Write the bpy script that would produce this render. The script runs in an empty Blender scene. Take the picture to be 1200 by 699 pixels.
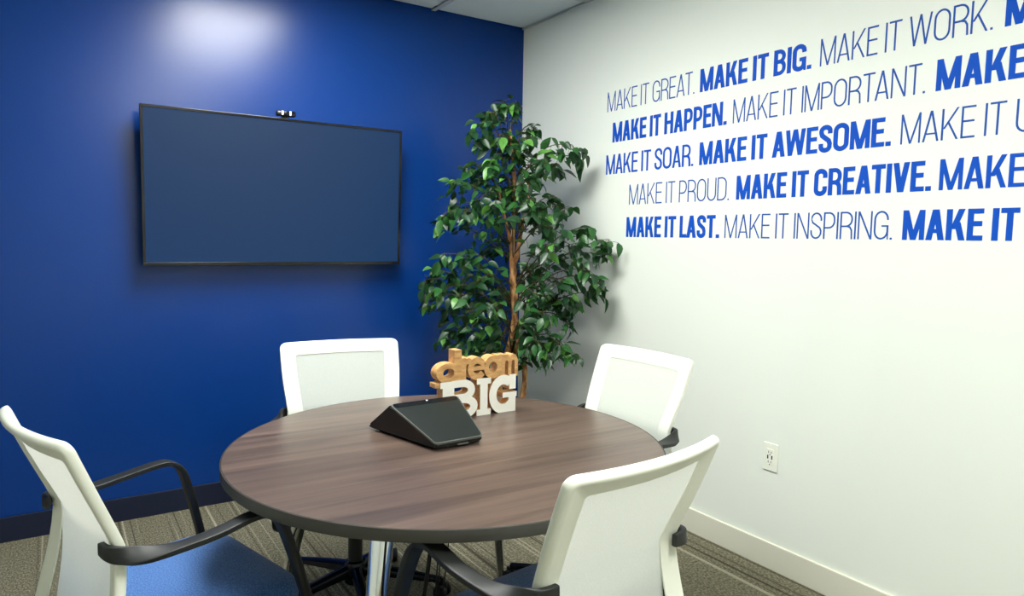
import bpy, bmesh, math, random
from mathutils import Vector, Matrix
random.seed(7)
PI = math.pi

# ------------------------------------------------------------------ camera
scn = bpy.context.scene
cam_data = bpy.data.cameras.new('camera'); cam = bpy.data.objects.new('camera', cam_data)
scn.collection.objects.link(cam); scn.camera = cam
YAW, PITCH, ROLL = math.radians(33.24805), math.radians(-4.86695), math.radians(0.93227)
fw = Vector((math.sin(YAW)*math.cos(PITCH), math.cos(YAW)*math.cos(PITCH), math.sin(PITCH)))
rt = Vector((math.cos(YAW), -math.sin(YAW), 0)); up = rt.cross(fw)
rt2 = math.cos(ROLL)*rt + math.sin(ROLL)*up; up2 = -math.sin(ROLL)*rt + math.cos(ROLL)*up
m = Matrix((rt2, up2, -fw)).transposed().to_4x4(); m.translation = Vector((-2.4208, -3.6094, 1.3360))
cam.matrix_world = m
cam_data.sensor_width = 36.0; cam_data.lens = 816.1/1200*36.0
cam_data.clip_start = 0.02

# ------------------------------------------------------------------ world, exposure
w = bpy.data.worlds.new('world'); scn.world = w; w.use_nodes = True
w.node_tree.nodes['Background'].inputs[0].default_value = (0.75, 0.82, 0.9, 1)
w.node_tree.nodes['Background'].inputs[1].default_value = 0.25
scn.view_settings.view_transform = 'Standard'; scn.view_settings.look = 'None'
scn.view_settings.exposure = 0.0; scn.view_settings.gamma = 1.0
scn.view_settings.use_curve_mapping = False
LAMP = 38.5           # emission of the ceiling panels

# ------------------------------------------------------------------ helpers
col = scn.collection
def link(o, parent=None):
    col.objects.link(o)
    if parent: o.parent = parent
    return o
def tag(o, label=None, cat=None, group=None, kind=None):
    if label: o['label'] = label
    if cat: o['category'] = cat
    if group: o['group'] = group
    if kind: o['kind'] = kind
    return o
def empty(name, loc=(0, 0, 0), rz=0.0):
    o = bpy.data.objects.new(name, None); o.location = loc; o.rotation_euler = (0, 0, rz)
    o.empty_display_size = 0.1
    return link(o)
def obj(name, bm, mat, parent=None, smooth=False, loc=None, auto=None):
    bmesh.ops.recalc_face_normals(bm, faces=bm.faces)
    me = bpy.data.meshes.new(name); bm.to_mesh(me); bm.free()
    mats = mat if isinstance(mat, (list, tuple)) else [mat]
    for x in mats: me.materials.append(x)
    if smooth:
        me.polygons.foreach_set('use_smooth', [True]*len(me.polygons))
        if auto: me.set_sharp_from_angle(angle=math.radians(auto))
    o = bpy.data.objects.new(name, me)
    if loc: o.location = loc
    return link(o, parent)
def copy_tree(o, parent=None):
    c = o.copy(); col.objects.link(c); c.parent = parent
    for ch in list(o.children): copy_tree(ch, c)
    return c
def box(bm, x0, x1, y0, y1, z0, z1, bev=0.0, seg=2, M=None):
    r = bmesh.ops.create_cube(bm, size=1.0)
    vs = r['verts']
    for v in vs:
        v.co = Vector(((x0+x1)/2+v.co.x*(x1-x0), (y0+y1)/2+v.co.y*(y1-y0), (z0+z1)/2+v.co.z*(z1-z0)))
    if bev:
        es = list({e for v in vs for e in v.link_edges})
        rr = bmesh.ops.bevel(bm, geom=es, offset=bev, segments=seg, affect='EDGES', profile=0.5)
        vs = list({v for v in rr['verts']} | {v for v in vs if v.is_valid})
    if M:
        for v in vs: v.co = M @ v.co
    return vs
def lathe(bm, prof, n=32, c=(0, 0, 0), axis=None):
    """prof: list of (r, z); capped where r>0 at the ends"""
    rings = []
    A = axis or Matrix.Identity(3)
    for r, z in prof:
        rings.append([bm.verts.new(Vector(c)+A @ Vector((r*math.cos(2*PI*i/n), r*math.sin(2*PI*i/n), z))) for i in range(n)])
    for a, b in zip(rings, rings[1:]):
        for i in range(n): bm.faces.new((a[i], a[(i+1) % n], b[(i+1) % n], b[i]))
    bm.faces.new(rings[0]); bm.faces.new(rings[-1])
def sweep(bm, pts, rads, n=8, squash=1.0):
    """tube through pts with radii"""
    rings = []; prev = None
    P = [Vector(p) for p in pts]
    for i, p in enumerate(P):
        t = (P[min(i+1, len(P)-1)]-P[max(i-1, 0)]).normalized()
        if prev is None:
            a = Vector((0, 0, 1)) if abs(t.z) < .9 else Vector((1, 0, 0))
            prev = t.cross(a).normalized()
        u = (prev-t*prev.dot(t)).normalized(); prev = u; v = t.cross(u)
        r = rads[i] if isinstance(rads, (list, tuple)) else rads
        rings.append([bm.verts.new(p+(u*math.cos(2*PI*k/n)+v*math.sin(2*PI*k/n)*squash)*r) for k in range(n)])
    for a, b in zip(rings, rings[1:]):
        for k in range(n): bm.faces.new((a[k], a[(k+1) % n], b[(k+1) % n], b[k]))
    bm.faces.new(rings[0]); bm.faces.new(rings[-1])
def catmull(P, k=6):
    P = [Vector(p) for p in P]; out = []
    for i in range(len(P)-1):
        p0 = P[max(i-1, 0)]; p1 = P[i]; p2 = P[i+1]; p3 = P[min(i+2, len(P)-1)]
        for j in range(k):
            t = j/k
            out.append(0.5*((2*p1)+(p2-p0)*t+(2*p0-5*p1+4*p2-p3)*t*t+(3*p1-3*p2+p3-p0)*t**3))
    out.append(P[-1]); return out

# ------------------------------------------------------------------ materials
def new_mat(name):
    m = bpy.data.materials.new(name); m.use_nodes = True
    nt = m.node_tree; return m, nt, nt.nodes['Principled BSDF']
def srgb(r, g, b):
    f = lambda c: (c/255/12.92) if c/255 <= .04045 else ((c/255+.055)/1.055)**2.4
    return (f(r), f(g), f(b), 1)
def simple(name, c, rough=.5, metal=0.0, spec=.5, nscale=60, bump=.0, vary=.04, coat=0.0):
    m, nt, p = new_mat(name)
    p.inputs['Roughness'].default_value = rough; p.inputs['Metallic'].default_value = metal
    p.inputs['Specular IOR Level'].default_value = spec
    p.inputs['Coat Weight'].default_value = coat
    tc = nt.nodes.new('ShaderNodeTexCoord'); no = nt.nodes.new('ShaderNodeTexNoise')
    no.inputs['Scale'].default_value = nscale; no.inputs['Detail'].default_value = 3
    nt.links.new(tc.outputs['Object'], no.inputs['Vector'])
    mx = nt.nodes.new('ShaderNodeMix'); mx.data_type = 'RGBA'
    mx.inputs[6].default_value = tuple(x*(1-vary) for x in c[:3])+(1,)
    mx.inputs[7].default_value = tuple(min(1, x*(1+vary)) for x in c[:3])+(1,)
    nt.links.new(no.outputs['Fac'], mx.inputs[0]); nt.links.new(mx.outputs[2], p.inputs['Base Color'])
    if bump:
        b = nt.nodes.new('ShaderNodeBump'); b.inputs['Strength'].default_value = bump; b.inputs['Distance'].default_value = .002
        nt.links.new(no.outputs['Fac'], b.inputs['Height']); nt.links.new(b.outputs['Normal'], p.inputs['Normal'])
    return m
def N(nt, t, **kw):
    n = nt.nodes.new(t)
    for k, v in kw.items(): setattr(n, k, v)
    return n
def ramp(nt, stops, interp='LINEAR'):
    r = nt.nodes.new('ShaderNodeValToRGB'); r.color_ramp.interpolation = interp
    e = r.color_ramp.elements
    while len(e) < len(stops): e.new(.5)
    for x, (p, c) in zip(e, stops): x.position = p; x.color = c
    return r

M_blue = simple('blue_wall_paint', srgb(0, 52, 126), rough=.27, spec=.40, nscale=160, bump=.10, vary=.02)
M_white = simple('white_wall_paint', srgb(232, 236, 228), rough=.6, spec=.3, nscale=160, bump=.08, vary=.008)
M_base_navy = simple('navy_baseboard', srgb(1, 15, 46), rough=.55, nscale=20, vary=.03)
M_base_cream = simple('cream_baseboard', srgb(226, 224, 208), rough=.45, nscale=20, vary=.01)
M_tile = simple('ceiling_tile', srgb(226, 236, 236), rough=.9, spec=.1, nscale=220, bump=.4, vary=.03)
M_grid = simple('ceiling_grid', srgb(200, 206, 206), rough=.5, nscale=30)
M_plastic_w = simple('white_plastic', srgb(238, 240, 226), rough=.38, nscale=30, vary=.01)
M_black = simple('black_plastic', srgb(24, 26, 25), rough=.52, nscale=200, bump=.05, vary=.05)
M_black_gloss = simple('black_polished', srgb(30, 34, 44), rough=.16, metal=.6, nscale=30)
M_rubber = simple('black_rubber', srgb(14, 14, 15), rough=.6, nscale=50)
M_chrome = simple('chrome', (.86, .88, .88, 1), rough=.07, metal=1.0, nscale=10, vary=.01)
M_tvframe = simple('television_plastic', srgb(10, 12, 18), rough=.18, nscale=20)
M_outlet = simple('outlet_plastic', srgb(236, 238, 226), rough=.3, nscale=20, vary=.01)
M_dark = simple('slot_black', srgb(22, 22, 22), rough=.6)
M_device = simple('device_plastic', srgb(12, 15, 14), rough=.4, nscale=300, bump=.08)
M_device_scr = simple('device_glass', srgb(22, 28, 26), rough=.3, nscale=10, vary=.01)
M_device_rim = simple('device_silver_rim', srgb(120, 126, 122), rough=.3, metal=.7)
M_signwhite = simple('white_lacquer', srgb(240, 238, 228), rough=.35, nscale=30, vary=.01)
M_pot = simple('dark_pot', srgb(40, 38, 36), rough=.6, nscale=40, bump=.2)
M_soil = simple('moss', srgb(60, 58, 34), rough=.95, nscale=90, bump=.8, vary=.4)
M_boldtext = simple('blue_vinyl', srgb(3, 76, 184), rough=.65, spec=.2, nscale=20, vary=.01)
M_lighttext = simple('navy_vinyl', srgb(34, 82, 164), rough=.65, spec=.2, nscale=20, vary=.01)

def mat_screen():
    m, nt, p = new_mat('lit_blue_screen')
    p.inputs['Base Color'].default_value = (.004, .005, .008, 1)
    p.inputs['Roughness'].default_value = .55; p.inputs['Specular IOR Level'].default_value = .15
    tc = N(nt, 'ShaderNodeTexCoord'); no = N(nt, 'ShaderNodeTexNoise'); no.inputs['Scale'].default_value = .6
    nt.links.new(tc.outputs['Object'], no.inputs['Vector'])
    r = ramp(nt, [(.3, srgb(17, 54, 98)), (.7, srgb(20, 58, 98))])
    nt.links.new(no.outputs['Fac'], r.inputs[0]); nt.links.new(r.outputs[0], p.inputs['Emission Color'])
    p.inputs['Emission Strength'].default_value = .95
    return m
M_screen = mat_screen()

def mat_lamp():
    m, nt, p = new_mat('lamp_diffuser')
    p.inputs['Base Color'].default_value = (.8, .8, .8, 1)
    p.inputs['Emission Color'].default_value = (.985, 1.0, .955, 1)
    p.inputs['Emission Strength'].default_value = LAMP
    return m
M_lamp = mat_lamp()

def mat_wood_top():
    m, nt, p = new_mat('walnut_laminate')
    tc = N(nt, 'ShaderNodeTexCoord')
    mp = N(nt, 'ShaderNodeMapping'); mp.inputs['Scale'].default_value = (1.3, 26, 1)
    nt.links.new(tc.outputs['Object'], mp.inputs[0])
    n1 = N(nt, 'ShaderNodeTexNoise'); n1.inputs['Scale'].default_value = 1.1; n1.inputs['Detail'].default_value = 7; n1.inputs['Roughness'].default_value = .62
    n1.inputs['Distortion'].default_value = .6
    nt.links.new(mp.outputs[0], n1.inputs['Vector'])
    mp2 = N(nt, 'ShaderNodeMapping'); mp2.inputs['Scale'].default_value = (6, 160, 1)
    nt.links.new(tc.outputs['Object'], mp2.inputs[0])
    n2 = N(nt, 'ShaderNodeTexNoise'); n2.inputs['Scale'].default_value = 1; n2.inputs['Detail'].default_value = 4
    nt.links.new(mp2.outputs[0], n2.inputs['Vector'])
    r1 = ramp(nt, [(.25, srgb(62, 50, 46)), (.45, srgb(88, 72, 64)), (.58, srgb(102, 84, 74)), (.8, srgb(122, 102, 90))])
    nt.links.new(n1.outputs['Fac'], r1.inputs[0])
    r2 = ramp(nt, [(.3, (.8, .8, .8, 1)), (.65, (1, 1, 1, 1))])
    nt.links.new(n2.outputs['Fac'], r2.inputs[0])
    mx = N(nt, 'ShaderNodeMix', data_type='RGBA', blend_type='MULTIPLY'); mx.inputs[0].default_value = .7
    nt.links.new(r1.outputs[0], mx.inputs[6]); nt.links.new(r2.outputs[0], mx.inputs[7])
    nt.links.new(mx.outputs[2], p.inputs['Base Color'])
    p.inputs['Roughness'].default_value = .30; p.inputs['Specular IOR Level'].default_value = .5
    b = N(nt, 'ShaderNodeBump'); b.inputs['Strength'].default_value = .12; b.inputs['Distance'].default_value = .001
    nt.links.new(n2.outputs['Fac'], b.inputs['Height']); nt.links.new(b.outputs[0], p.inputs['Normal'])
    return m
M_wood = mat_wood_top()
M_edge = simple('table_edge_band', srgb(42, 41, 34), rough=.5, nscale=40, vary=.06)

def mat_signwood():
    m, nt, p = new_mat('honey_wood')
    tc = N(nt, 'ShaderNodeTexCoord'); mp = N(nt, 'ShaderNodeMapping'); mp.inputs['Scale'].default_value = (14, 60, 60)
    nt.links.new(tc.outputs['Object'], mp.inputs[0])
    n1 = N(nt, 'ShaderNodeTexNoise'); n1.inputs['Scale'].default_value = 1.5; n1.inputs['Detail'].default_value = 4
    nt.links.new(mp.outputs[0], n1.inputs['Vector'])
    r = ramp(nt, [(.3, srgb(178, 128, 74)), (.7, srgb(222, 176, 116))])
    nt.links.new(n1.outputs['Fac'], r.inputs[0]); nt.links.new(r.outputs[0], p.inputs['Base Color'])
    p.inputs['Roughness'].default_value = .5
    return m
M_signwood = mat_signwood()

def mat_carpet():
    m, nt, p = new_mat('striped_carpet')
    tc = N(nt, 'ShaderNodeTexCoord'); L = nt.links.new
    # speckle, stretched slightly along the stripes (world y)
    mp = N(nt, 'ShaderNodeMapping'); mp.inputs['Scale'].default_value = (170, 85, 1); L(tc.outputs['Object'], mp.inputs[0])
    n1 = N(nt, 'ShaderNodeTexNoise'); n1.inputs['Scale'].default_value = 1; n1.inputs['Detail'].default_value = 3; L(mp.outputs[0], n1.inputs['Vector'])
    r1 = ramp(nt, [(.25, srgb(66, 63, 50)), (.5, srgb(112, 108, 90)), (.75, srgb(160, 154, 132))]); L(n1.outputs['Fac'], r1.inputs[0])
    # thin stripes running along y: noise that only changes with x
    mp2 = N(nt, 'ShaderNodeMapping'); mp2.inputs['Scale'].default_value = (62, .25, 1); L(tc.outputs['Object'], mp2.inputs[0])
    n2 = N(nt, 'ShaderNodeTexNoise'); n2.inputs['Scale'].default_value = 1; n2.inputs['Detail'].default_value = 2; L(mp2.outputs[0], n2.inputs['Vector'])
    dark = ramp(nt, [(.36, (1, 1, 1, 1)), (.44, (0, 0, 0, 1))]); L(n2.outputs['Fac'], dark.inputs[0])
    light = ramp(nt, [(.58, (0, 0, 0, 1)), (.64, (1, 1, 1, 1))]); L(n2.outputs['Fac'], light.inputs[0])
    # zones where stripes show
    mp3 = N(nt, 'ShaderNodeMapping'); mp3.inputs['Scale'].default_value = (4.2, .12, 1); mp3.inputs['Location'].default_value = (.35, 0, 0); L(tc.outputs['Object'], mp3.inputs[0])
    n3 = N(nt, 'ShaderNodeTexNoise'); n3.inputs['Scale'].default_value = 1; n3.inputs['Detail'].default_value = 1; L(mp3.outputs[0], n3.inputs['Vector'])
    zone = ramp(nt, [(.42, (0, 0, 0, 1)), (.50, (1, 1, 1, 1))]); L(n3.outputs['Fac'], zone.inputs[0])
    def mul(a, b, k):
        q = N(nt, 'ShaderNodeMath', operation='MULTIPLY'); L(a, q.inputs[0]); L(b, q.inputs[1])
        s = N(nt, 'ShaderNodeMath', operation='MULTIPLY'); L(q.outputs[0], s.inputs[0]); s.inputs[1].default_value = k
        return s.outputs[0]
    a = N(nt, 'ShaderNodeMix', data_type='RGBA'); L(mul(dark.outputs[0], zone.outputs[0], .8), a.inputs[0]); L(r1.outputs[0], a.inputs[6]); a.inputs[7].default_value = srgb(56, 52, 42)
    b = N(nt, 'ShaderNodeMix', data_type='RGBA'); L(mul(light.outputs[0], zone.outputs[0], .5), b.inputs[0]); L(a.outputs[2], b.inputs[6]); b.inputs[7].default_value = srgb(196, 190, 168)
    L(b.outputs[2], p.inputs['Base Color'])
    p.inputs['Roughness'].default_value = .95; p.inputs['Specular IOR Level'].default_value = .1
    bp = N(nt, 'ShaderNodeBump'); bp.inputs['Strength'].default_value = .6; bp.inputs['Distance'].default_value = .003
    L(n1.outputs['Fac'], bp.inputs['Height']); L(bp.outputs[0], p.inputs['Normal'])
    return m
M_carpet = mat_carpet()

def mat_fabric(name, c0, c1, scale=260, rough=.85, bump=.5, sheen=.2):
    m, nt, p = new_mat(name); L = nt.links.new
    tc = N(nt, 'ShaderNodeTexCoord'); no = N(nt, 'ShaderNodeTexNoise'); no.inputs['Scale'].default_value = scale; no.inputs['Detail'].default_value = 2
    L(tc.outputs['Object'], no.inputs['Vector'])
    r = ramp(nt, [(.35, c0), (.65, c1)]); L(no.outputs['Fac'], r.inputs[0]); L(r.outputs[0], p.inputs['Base Color'])
    p.inputs['Roughness'].default_value = rough; p.inputs['Sheen Weight'].default_value = sheen
    b = N(nt, 'ShaderNodeBump'); b.inputs['Strength'].default_value = bump; b.inputs['Distance'].default_value = .001
    L(no.outputs['Fac'], b.inputs['Height']); L(b.outputs[0], p.inputs['Normal'])
    return m
M_seat = mat_fabric('blue_seat_fabric', srgb(34, 78, 142), srgb(72, 120, 184))
def translucent(m, c, k):
    nt = m.node_tree; p = nt.nodes['Principled BSDF']; tr = nt.nodes.new('ShaderNodeBsdfTranslucent'); tr.inputs[0].default_value = c
    mx = nt.nodes.new('ShaderNodeMixShader'); mx.inputs[0].default_value = k
    nt.links.new(p.outputs[0], mx.inputs[1]); nt.links.new(tr.outputs[0], mx.inputs[2]); nt.links.new(mx.outputs[0], nt.nodes['Material Output'].inputs[0])
M_mesh = mat_fabric('white_mesh_fabric', srgb(216, 221, 213), srgb(232, 236, 228), scale=500, rough=.7, bump=.15, sheen=.0)

translucent(M_mesh, srgb(250, 250, 240), .38)
def mat_leaf(name, c0, c1, back):
    m, nt, p = new_mat(name); L = nt.links.new
    tc = N(nt, 'ShaderNodeTexCoord'); no = N(nt, 'ShaderNodeTexNoise'); no.inputs['Scale'].default_value = 30
    L(tc.outputs['Object'], no.inputs['Vector'])
    r = ramp(nt, [(.3, c0), (.7, c1)]); L(no.outputs['Fac'], r.inputs[0])
    L(r.outputs[0], p.inputs['Base Color'])
    p.inputs['Roughness'].default_value = .38; p.inputs['Specular IOR Level'].default_value = .5
    tr = N(nt, 'ShaderNodeBsdfTranslucent'); tr.inputs[0].default_value = back
    mx = N(nt, 'ShaderNodeMixShader'); mx.inputs[0].default_value = .12
    out = nt.nodes['Material Output']
    L(p.outputs[0], mx.inputs[1]); L(tr.outputs[0], mx.inputs[2]); L(mx.outputs[0], out.inputs[0])
    return m
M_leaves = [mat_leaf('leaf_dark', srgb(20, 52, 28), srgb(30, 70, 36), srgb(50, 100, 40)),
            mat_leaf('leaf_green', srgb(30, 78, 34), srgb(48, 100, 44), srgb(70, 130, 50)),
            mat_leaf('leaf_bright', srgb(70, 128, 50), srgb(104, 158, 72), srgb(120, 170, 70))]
def mat_bark():
    m, nt, p = new_mat('tan_bark'); L = nt.links.new
    tc = N(nt, 'ShaderNodeTexCoord'); mp = N(nt, 'ShaderNodeMapping'); mp.inputs['Scale'].default_value = (30, 30, 14); L(tc.outputs['Object'], mp.inputs[0])
    no = N(nt, 'ShaderNodeTexNoise'); no.inputs['Scale'].default_value = 1.6; no.inputs['Detail'].default_value = 5; L(mp.outputs[0], no.inputs['Vector'])
    r = ramp(nt, [(.3, srgb(118, 76, 42)), (.5, srgb(184, 130, 80)), (.75, srgb(224, 180, 130))]); L(no.outputs['Fac'], r.inputs[0]); L(r.outputs[0], p.inputs['Base Color'])
    p.inputs['Roughness'].default_value = .8
    b = N(nt, 'ShaderNodeBump'); b.inputs['Strength'].default_value = .8; b.inputs['Distance'].default_value = .004
    L(no.outputs['Fac'], b.inputs['Height']); L(b.outputs[0], p.inputs['Normal'])
    return m
M_bark = mat_bark()
M_twig = simple('twig_brown', srgb(70, 60, 34), rough=.8)

# ------------------------------------------------------------------ the room
X0, Y0, H = -4.27, -5.49, 2.6
def struct(name, bm, mat, parent=None, **kw):
    o = obj(name, bm, mat, parent, **kw)
    if parent is None: o['kind'] = 'structure'
    return o
bm = bmesh.new(); box(bm, X0-.1, .1, Y0-.1, .1, -.08, 0); struct('floor', bm, M_carpet)
bm = bmesh.new(); box(bm, X0-.1, .1, 0, .1, 0, 2.8); struct('wall_front', bm, M_blue)
bm = bmesh.new(); box(bm, 0, .1, Y0-.1, 0, 0, 2.8); struct('wall_right', bm, M_white)
bm = bmesh.new(); box(bm, X0-.1, X0, Y0-.1, 0, 0, 2.8); struct('wall_left', bm, M_white)
bm = bmesh.new(); box(bm, X0, 0, Y0-.1, Y0, 0, 2.8); struct('wall_back', bm, M_white)
BH = .109
bm = bmesh.new(); box(bm, X0, 0, -.012, 0, 0, BH, .002); struct('baseboard_front', bm, M_base_navy)
bm = bmesh.new(); box(bm, -.012, 0, Y0, -.012, 0, BH, .002); struct('baseboard_right', bm, M_base_cream)
bm = bmesh.new(); box(bm, X0, X0+.012, Y0, -.012, 0, BH, .002); struct('baseboard_left', bm, M_base_cream)
bm = bmesh.new(); box(bm, X0+.012, -.012, Y0, Y0+.012, 0, BH, .002); struct('baseboard_back', bm, M_base_cream)

# suspended ceiling: slab, grid bars, panels of 2 ft
bm = bmesh.new(); box(bm, X0, 0, Y0, 0, H+.03, H+.1); ceil = struct('ceiling', bm, M_tile)
G = .61; YO = 0.0
bars = bmesh.new()
for i in range(0, 8):
    x = -G*i; a, b = (x-.012, x+.012)
    box(bars, max(a, X0), min(b, 0), Y0, 0, H-.002, H+.004)
for j in range(1, 10):
    y = -G*j+YO; box(bars, X0, 0, max(y-.012, Y0), min(y+.012, 0), H-.0022, H+.003)
g = obj('grid_bar', bars, M_grid, ceil)
LIGHTS = [(2, 1), (2, 5)]          # column, first row of 2x4 troffers
occupied = {(i, j+k) for i, j in LIGHTS for k in (0, 1)}
pm = bmesh.new(); box(pm, -.286, .286, -.286, .286, -.004, .012, .004, 1)
pan0 = None
for i in range(7):
    for j in range(9):
        if (i, j) in occupied: continue
        if pan0 is None:
            o = pan0 = obj('ceiling_panel', pm, M_tile, ceil)
        else:
            o = pan0.copy(); link(o, ceil)
        o.location = (-G*(i+.5), -G*(j+.5)+YO, H+.006)
light_names = ['flat rectangular ceiling light panel over the far half of the round table',
               'flat rectangular ceiling light panel behind the camera above the near chair']
for (i, j), lb in zip(LIGHTS, light_names):
    t = empty('ceiling_light', (-G*(i+.5), -G*(j+1)+YO, H)); tag(t, lb, 'ceiling light', 'ceiling light panels')
    bm = bmesh.new()
    box(bm, -.293, .293, -.598, -.57, -.006, .02, .002); box(bm, -.293, .293, .57, .598, -.006, .02, .002)
    box(bm, -.293, -.265, -.57, .57, -.006, .02, .002); box(bm, .265, .293, -.57, .57, -.006, .02, .002)
    obj('frame', bm, M_grid, t)
    bm = bmesh.new(); box(bm, -.264, .264, -.569, .569, -.002, .01)
    obj('diffuser', bm, M_lamp, t)

# ------------------------------------------------------------------ lettering engine
def arc(cx, cy, rx, ry, a0, a1, n=10):
    return [(cx+rx*math.cos(math.radians(a0+(a1-a0)*i/n)), cy+ry*math.sin(math.radians(a0+(a1-a0)*i/n))) for i in range(n+1)]
def rect(x0, y0, x1, y1): return ('poly', [(x0, y0), (x1, y0), (x1, y1), (x0, y1)])
def diag(xa, ya, xb, yb, h): return ('poly', [(xa, ya), (xa+h, ya), (xb+h, yb), (xb, yb)])
def rib(pts, s, closed=False): return ('rib', pts, s, closed)
def glyph(ch, w, s):
    t = s*.88 if s > .08 else s; x0, x1 = s/2, w-s/2; a = (w-s)/2; b = min(a*1.25, .3); cx = w/2; yt, yb = 1-t/2, t/2
    h = s*1.08
    if ch == 'I': return [rect(0, 0, s, 1)]
    if ch == '.': return [rect(0, 0, max(s, .07), max(s*.85, .07))]
    if ch == 'T': return [rect(w/2-s/2, 0, w/2+s/2, 1-t*.5), rect(0, 1-t, w, 1)]
    if ch == 'L': return [rect(0, 0, s, 1), rect(s*.5, 0, w, t)]
    if ch == 'E': return [rect(0, 0, s, 1), rect(s*.5, 0, w, t), rect(s*.5, 1-t, w, 1), rect(s*.5, .53-t/2, w*.93, .53+t/2)]
    if ch == 'H': return [rect(0, 0, s, 1), rect(w-s, 0, w, 1), rect(s*.5, .53-t/2, w-s*.5, .53+t/2)]
    if ch == 'A': return [diag(0, 0, w/2-h*.55, 1, h), diag(w-h, 0, w/2-h*.45, 1, h), rect(w*.2, .23, w*.8, .23+t*.85)]
    if ch == 'V': return [diag(w/2-h*.55, 0, 0, 1, h), diag(w/2-h*.45, 0, w-h, 1, h)]
    if ch == 'W':
        q = w/4; hh = h*.92
        return [diag(q-hh/2, 0, 0, 1, hh), diag(q-hh/2, 0, 2*q-hh/2, 1, hh), diag(3*q-hh/2, 0, 2*q-hh/2, 1, hh), diag(3*q-hh/2, 0, w-hh, 1, hh)]
    if ch == 'M':
        hh = h*.95
        return [rect(0, 0, s*.92, 1), rect(w-s*.92, 0, w, 1), diag(w/2-hh/2, 0, 0, 1, hh), diag(w/2-hh/2, 0, w-hh, 1, hh)]
    if ch == 'N': return [rect(0, 0, s*.92, 1), rect(w-s*.92, 0, w, 1), diag(w-h, 0, 0, 1, h)]
    if ch == 'K':
        return [rect(0, 0, s, 1), diag(s*.7, .36, w-h*1.15, 1, h), diag(w-h, 0, s+(w-2*s)*.25, .58, h)]
    if ch == 'O': 
        p = arc(cx, 1-b, a, b-t/2, 0, 180)+arc(cx, b, a, b-t/2, 180, 360)
        return [rib(p, s, True)]
    if ch == 'C':
        return [rib([(x1, .66), (x1, 1-b)]+arc(cx, 1-b, a, b-t/2, 0, 180)[1:]+arc(cx, b, a, b-t/2, 180, 360)+[(x1, .35)], s)]
    if ch == 'G':
        return [rib([(x1, .68), (x1, 1-b)]+arc(cx, 1-b, a, b-t/2, 0, 180)[1:]+arc(cx, b, a, b-t/2, 180, 360)+[(x1, .5)], s),
                rect(w*.52, .5-t*.9, w, .5), rect(w-s*.55, 0, w, .3)]
    if ch == 'S':
        return [rib([(x1, .68), (x1, 1-b)]+arc(cx, 1-b, a, b-t/2, 0, 180)[1:]+[(x0, .74), (x0+a*.25, .62), (cx, .52), (x1-a*.25, .42), (x1, .30)]+arc(cx, b, a, b-t/2, 0, -180)[1:]+[(x0, .33)], s)]
    if ch == 'U':
        return [rib([(x0, 1), (x0, b)]+arc(cx, b, a, b-t/2, 180, 360)[1:]+[(x1, 1)], s)]
    def bowl(top, bot, xr=x1):
        rr = min((top-bot)/2, a*1.1); rx = min(a*1.1, xr-s*.6)
        return rib([(s*.5, top), (xr-rx, top)]+arc(xr-rx, top-rr, rx, rr, 90, 0)+arc(xr-rx, bot+rr, rx, rr, 0, -90)+[(s*.5, bot)], t)
    if ch == 'D': return [rect(0, 0, s, 1), bowl(yt, yb)]
    if ch == 'P': return [rect(0, 0, s, 1), bowl(yt, .42)]
    if ch == 'R':
        return [rect(0, 0, s, 1), bowl(yt, .47), rib([(x1-a*.9, .47), (x1-a*.35, .44), (x1-.01, .33), (x1, .2), (x1+.01, 0)], s*.96)]
    if ch == 'B': return [rect(0, 0, s, 1), bowl(yt, .53, x1-.02), bowl(.53, yb)]
    raise KeyError(ch)
def offset_strip(pts, s, closed):
    P = [Vector((x, y)) for x, y in pts]; n = len(P); Ls, Rs = [], []
    Q = [P[0]]
    for q in P[1:]:
        if (q-Q[-1]).length > 1e-5: Q.append(q)
    if closed and (Q[0]-Q[-1]).length < 1e-5: Q.pop()
    P = Q; n = len(P)
    for i, p in enumerate(P):
        if closed: a, b = P[(i-1) % n], P[(i+1) % n]
        else: a, b = P[max(i-1, 0)], P[min(i+1, n-1)]
        d1 = (p-a).normalized() if (p-a).length > 1e-9 else (b-p).normalized()
        d2 = (b-p).normalized() if (b-p).length > 1e-9 else d1
        n1, n2 = Vector((-d1.y, d1.x)), Vector((-d2.y, d2.x))
        nn = (n1+n2); nn = nn.normalized() if nn.length > 1e-6 else n1
        k = s/2/max(nn.dot(n1), .5)
        Ls.append(p+nn*k); Rs.append(p-nn*k)
    return Ls, Rs
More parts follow.
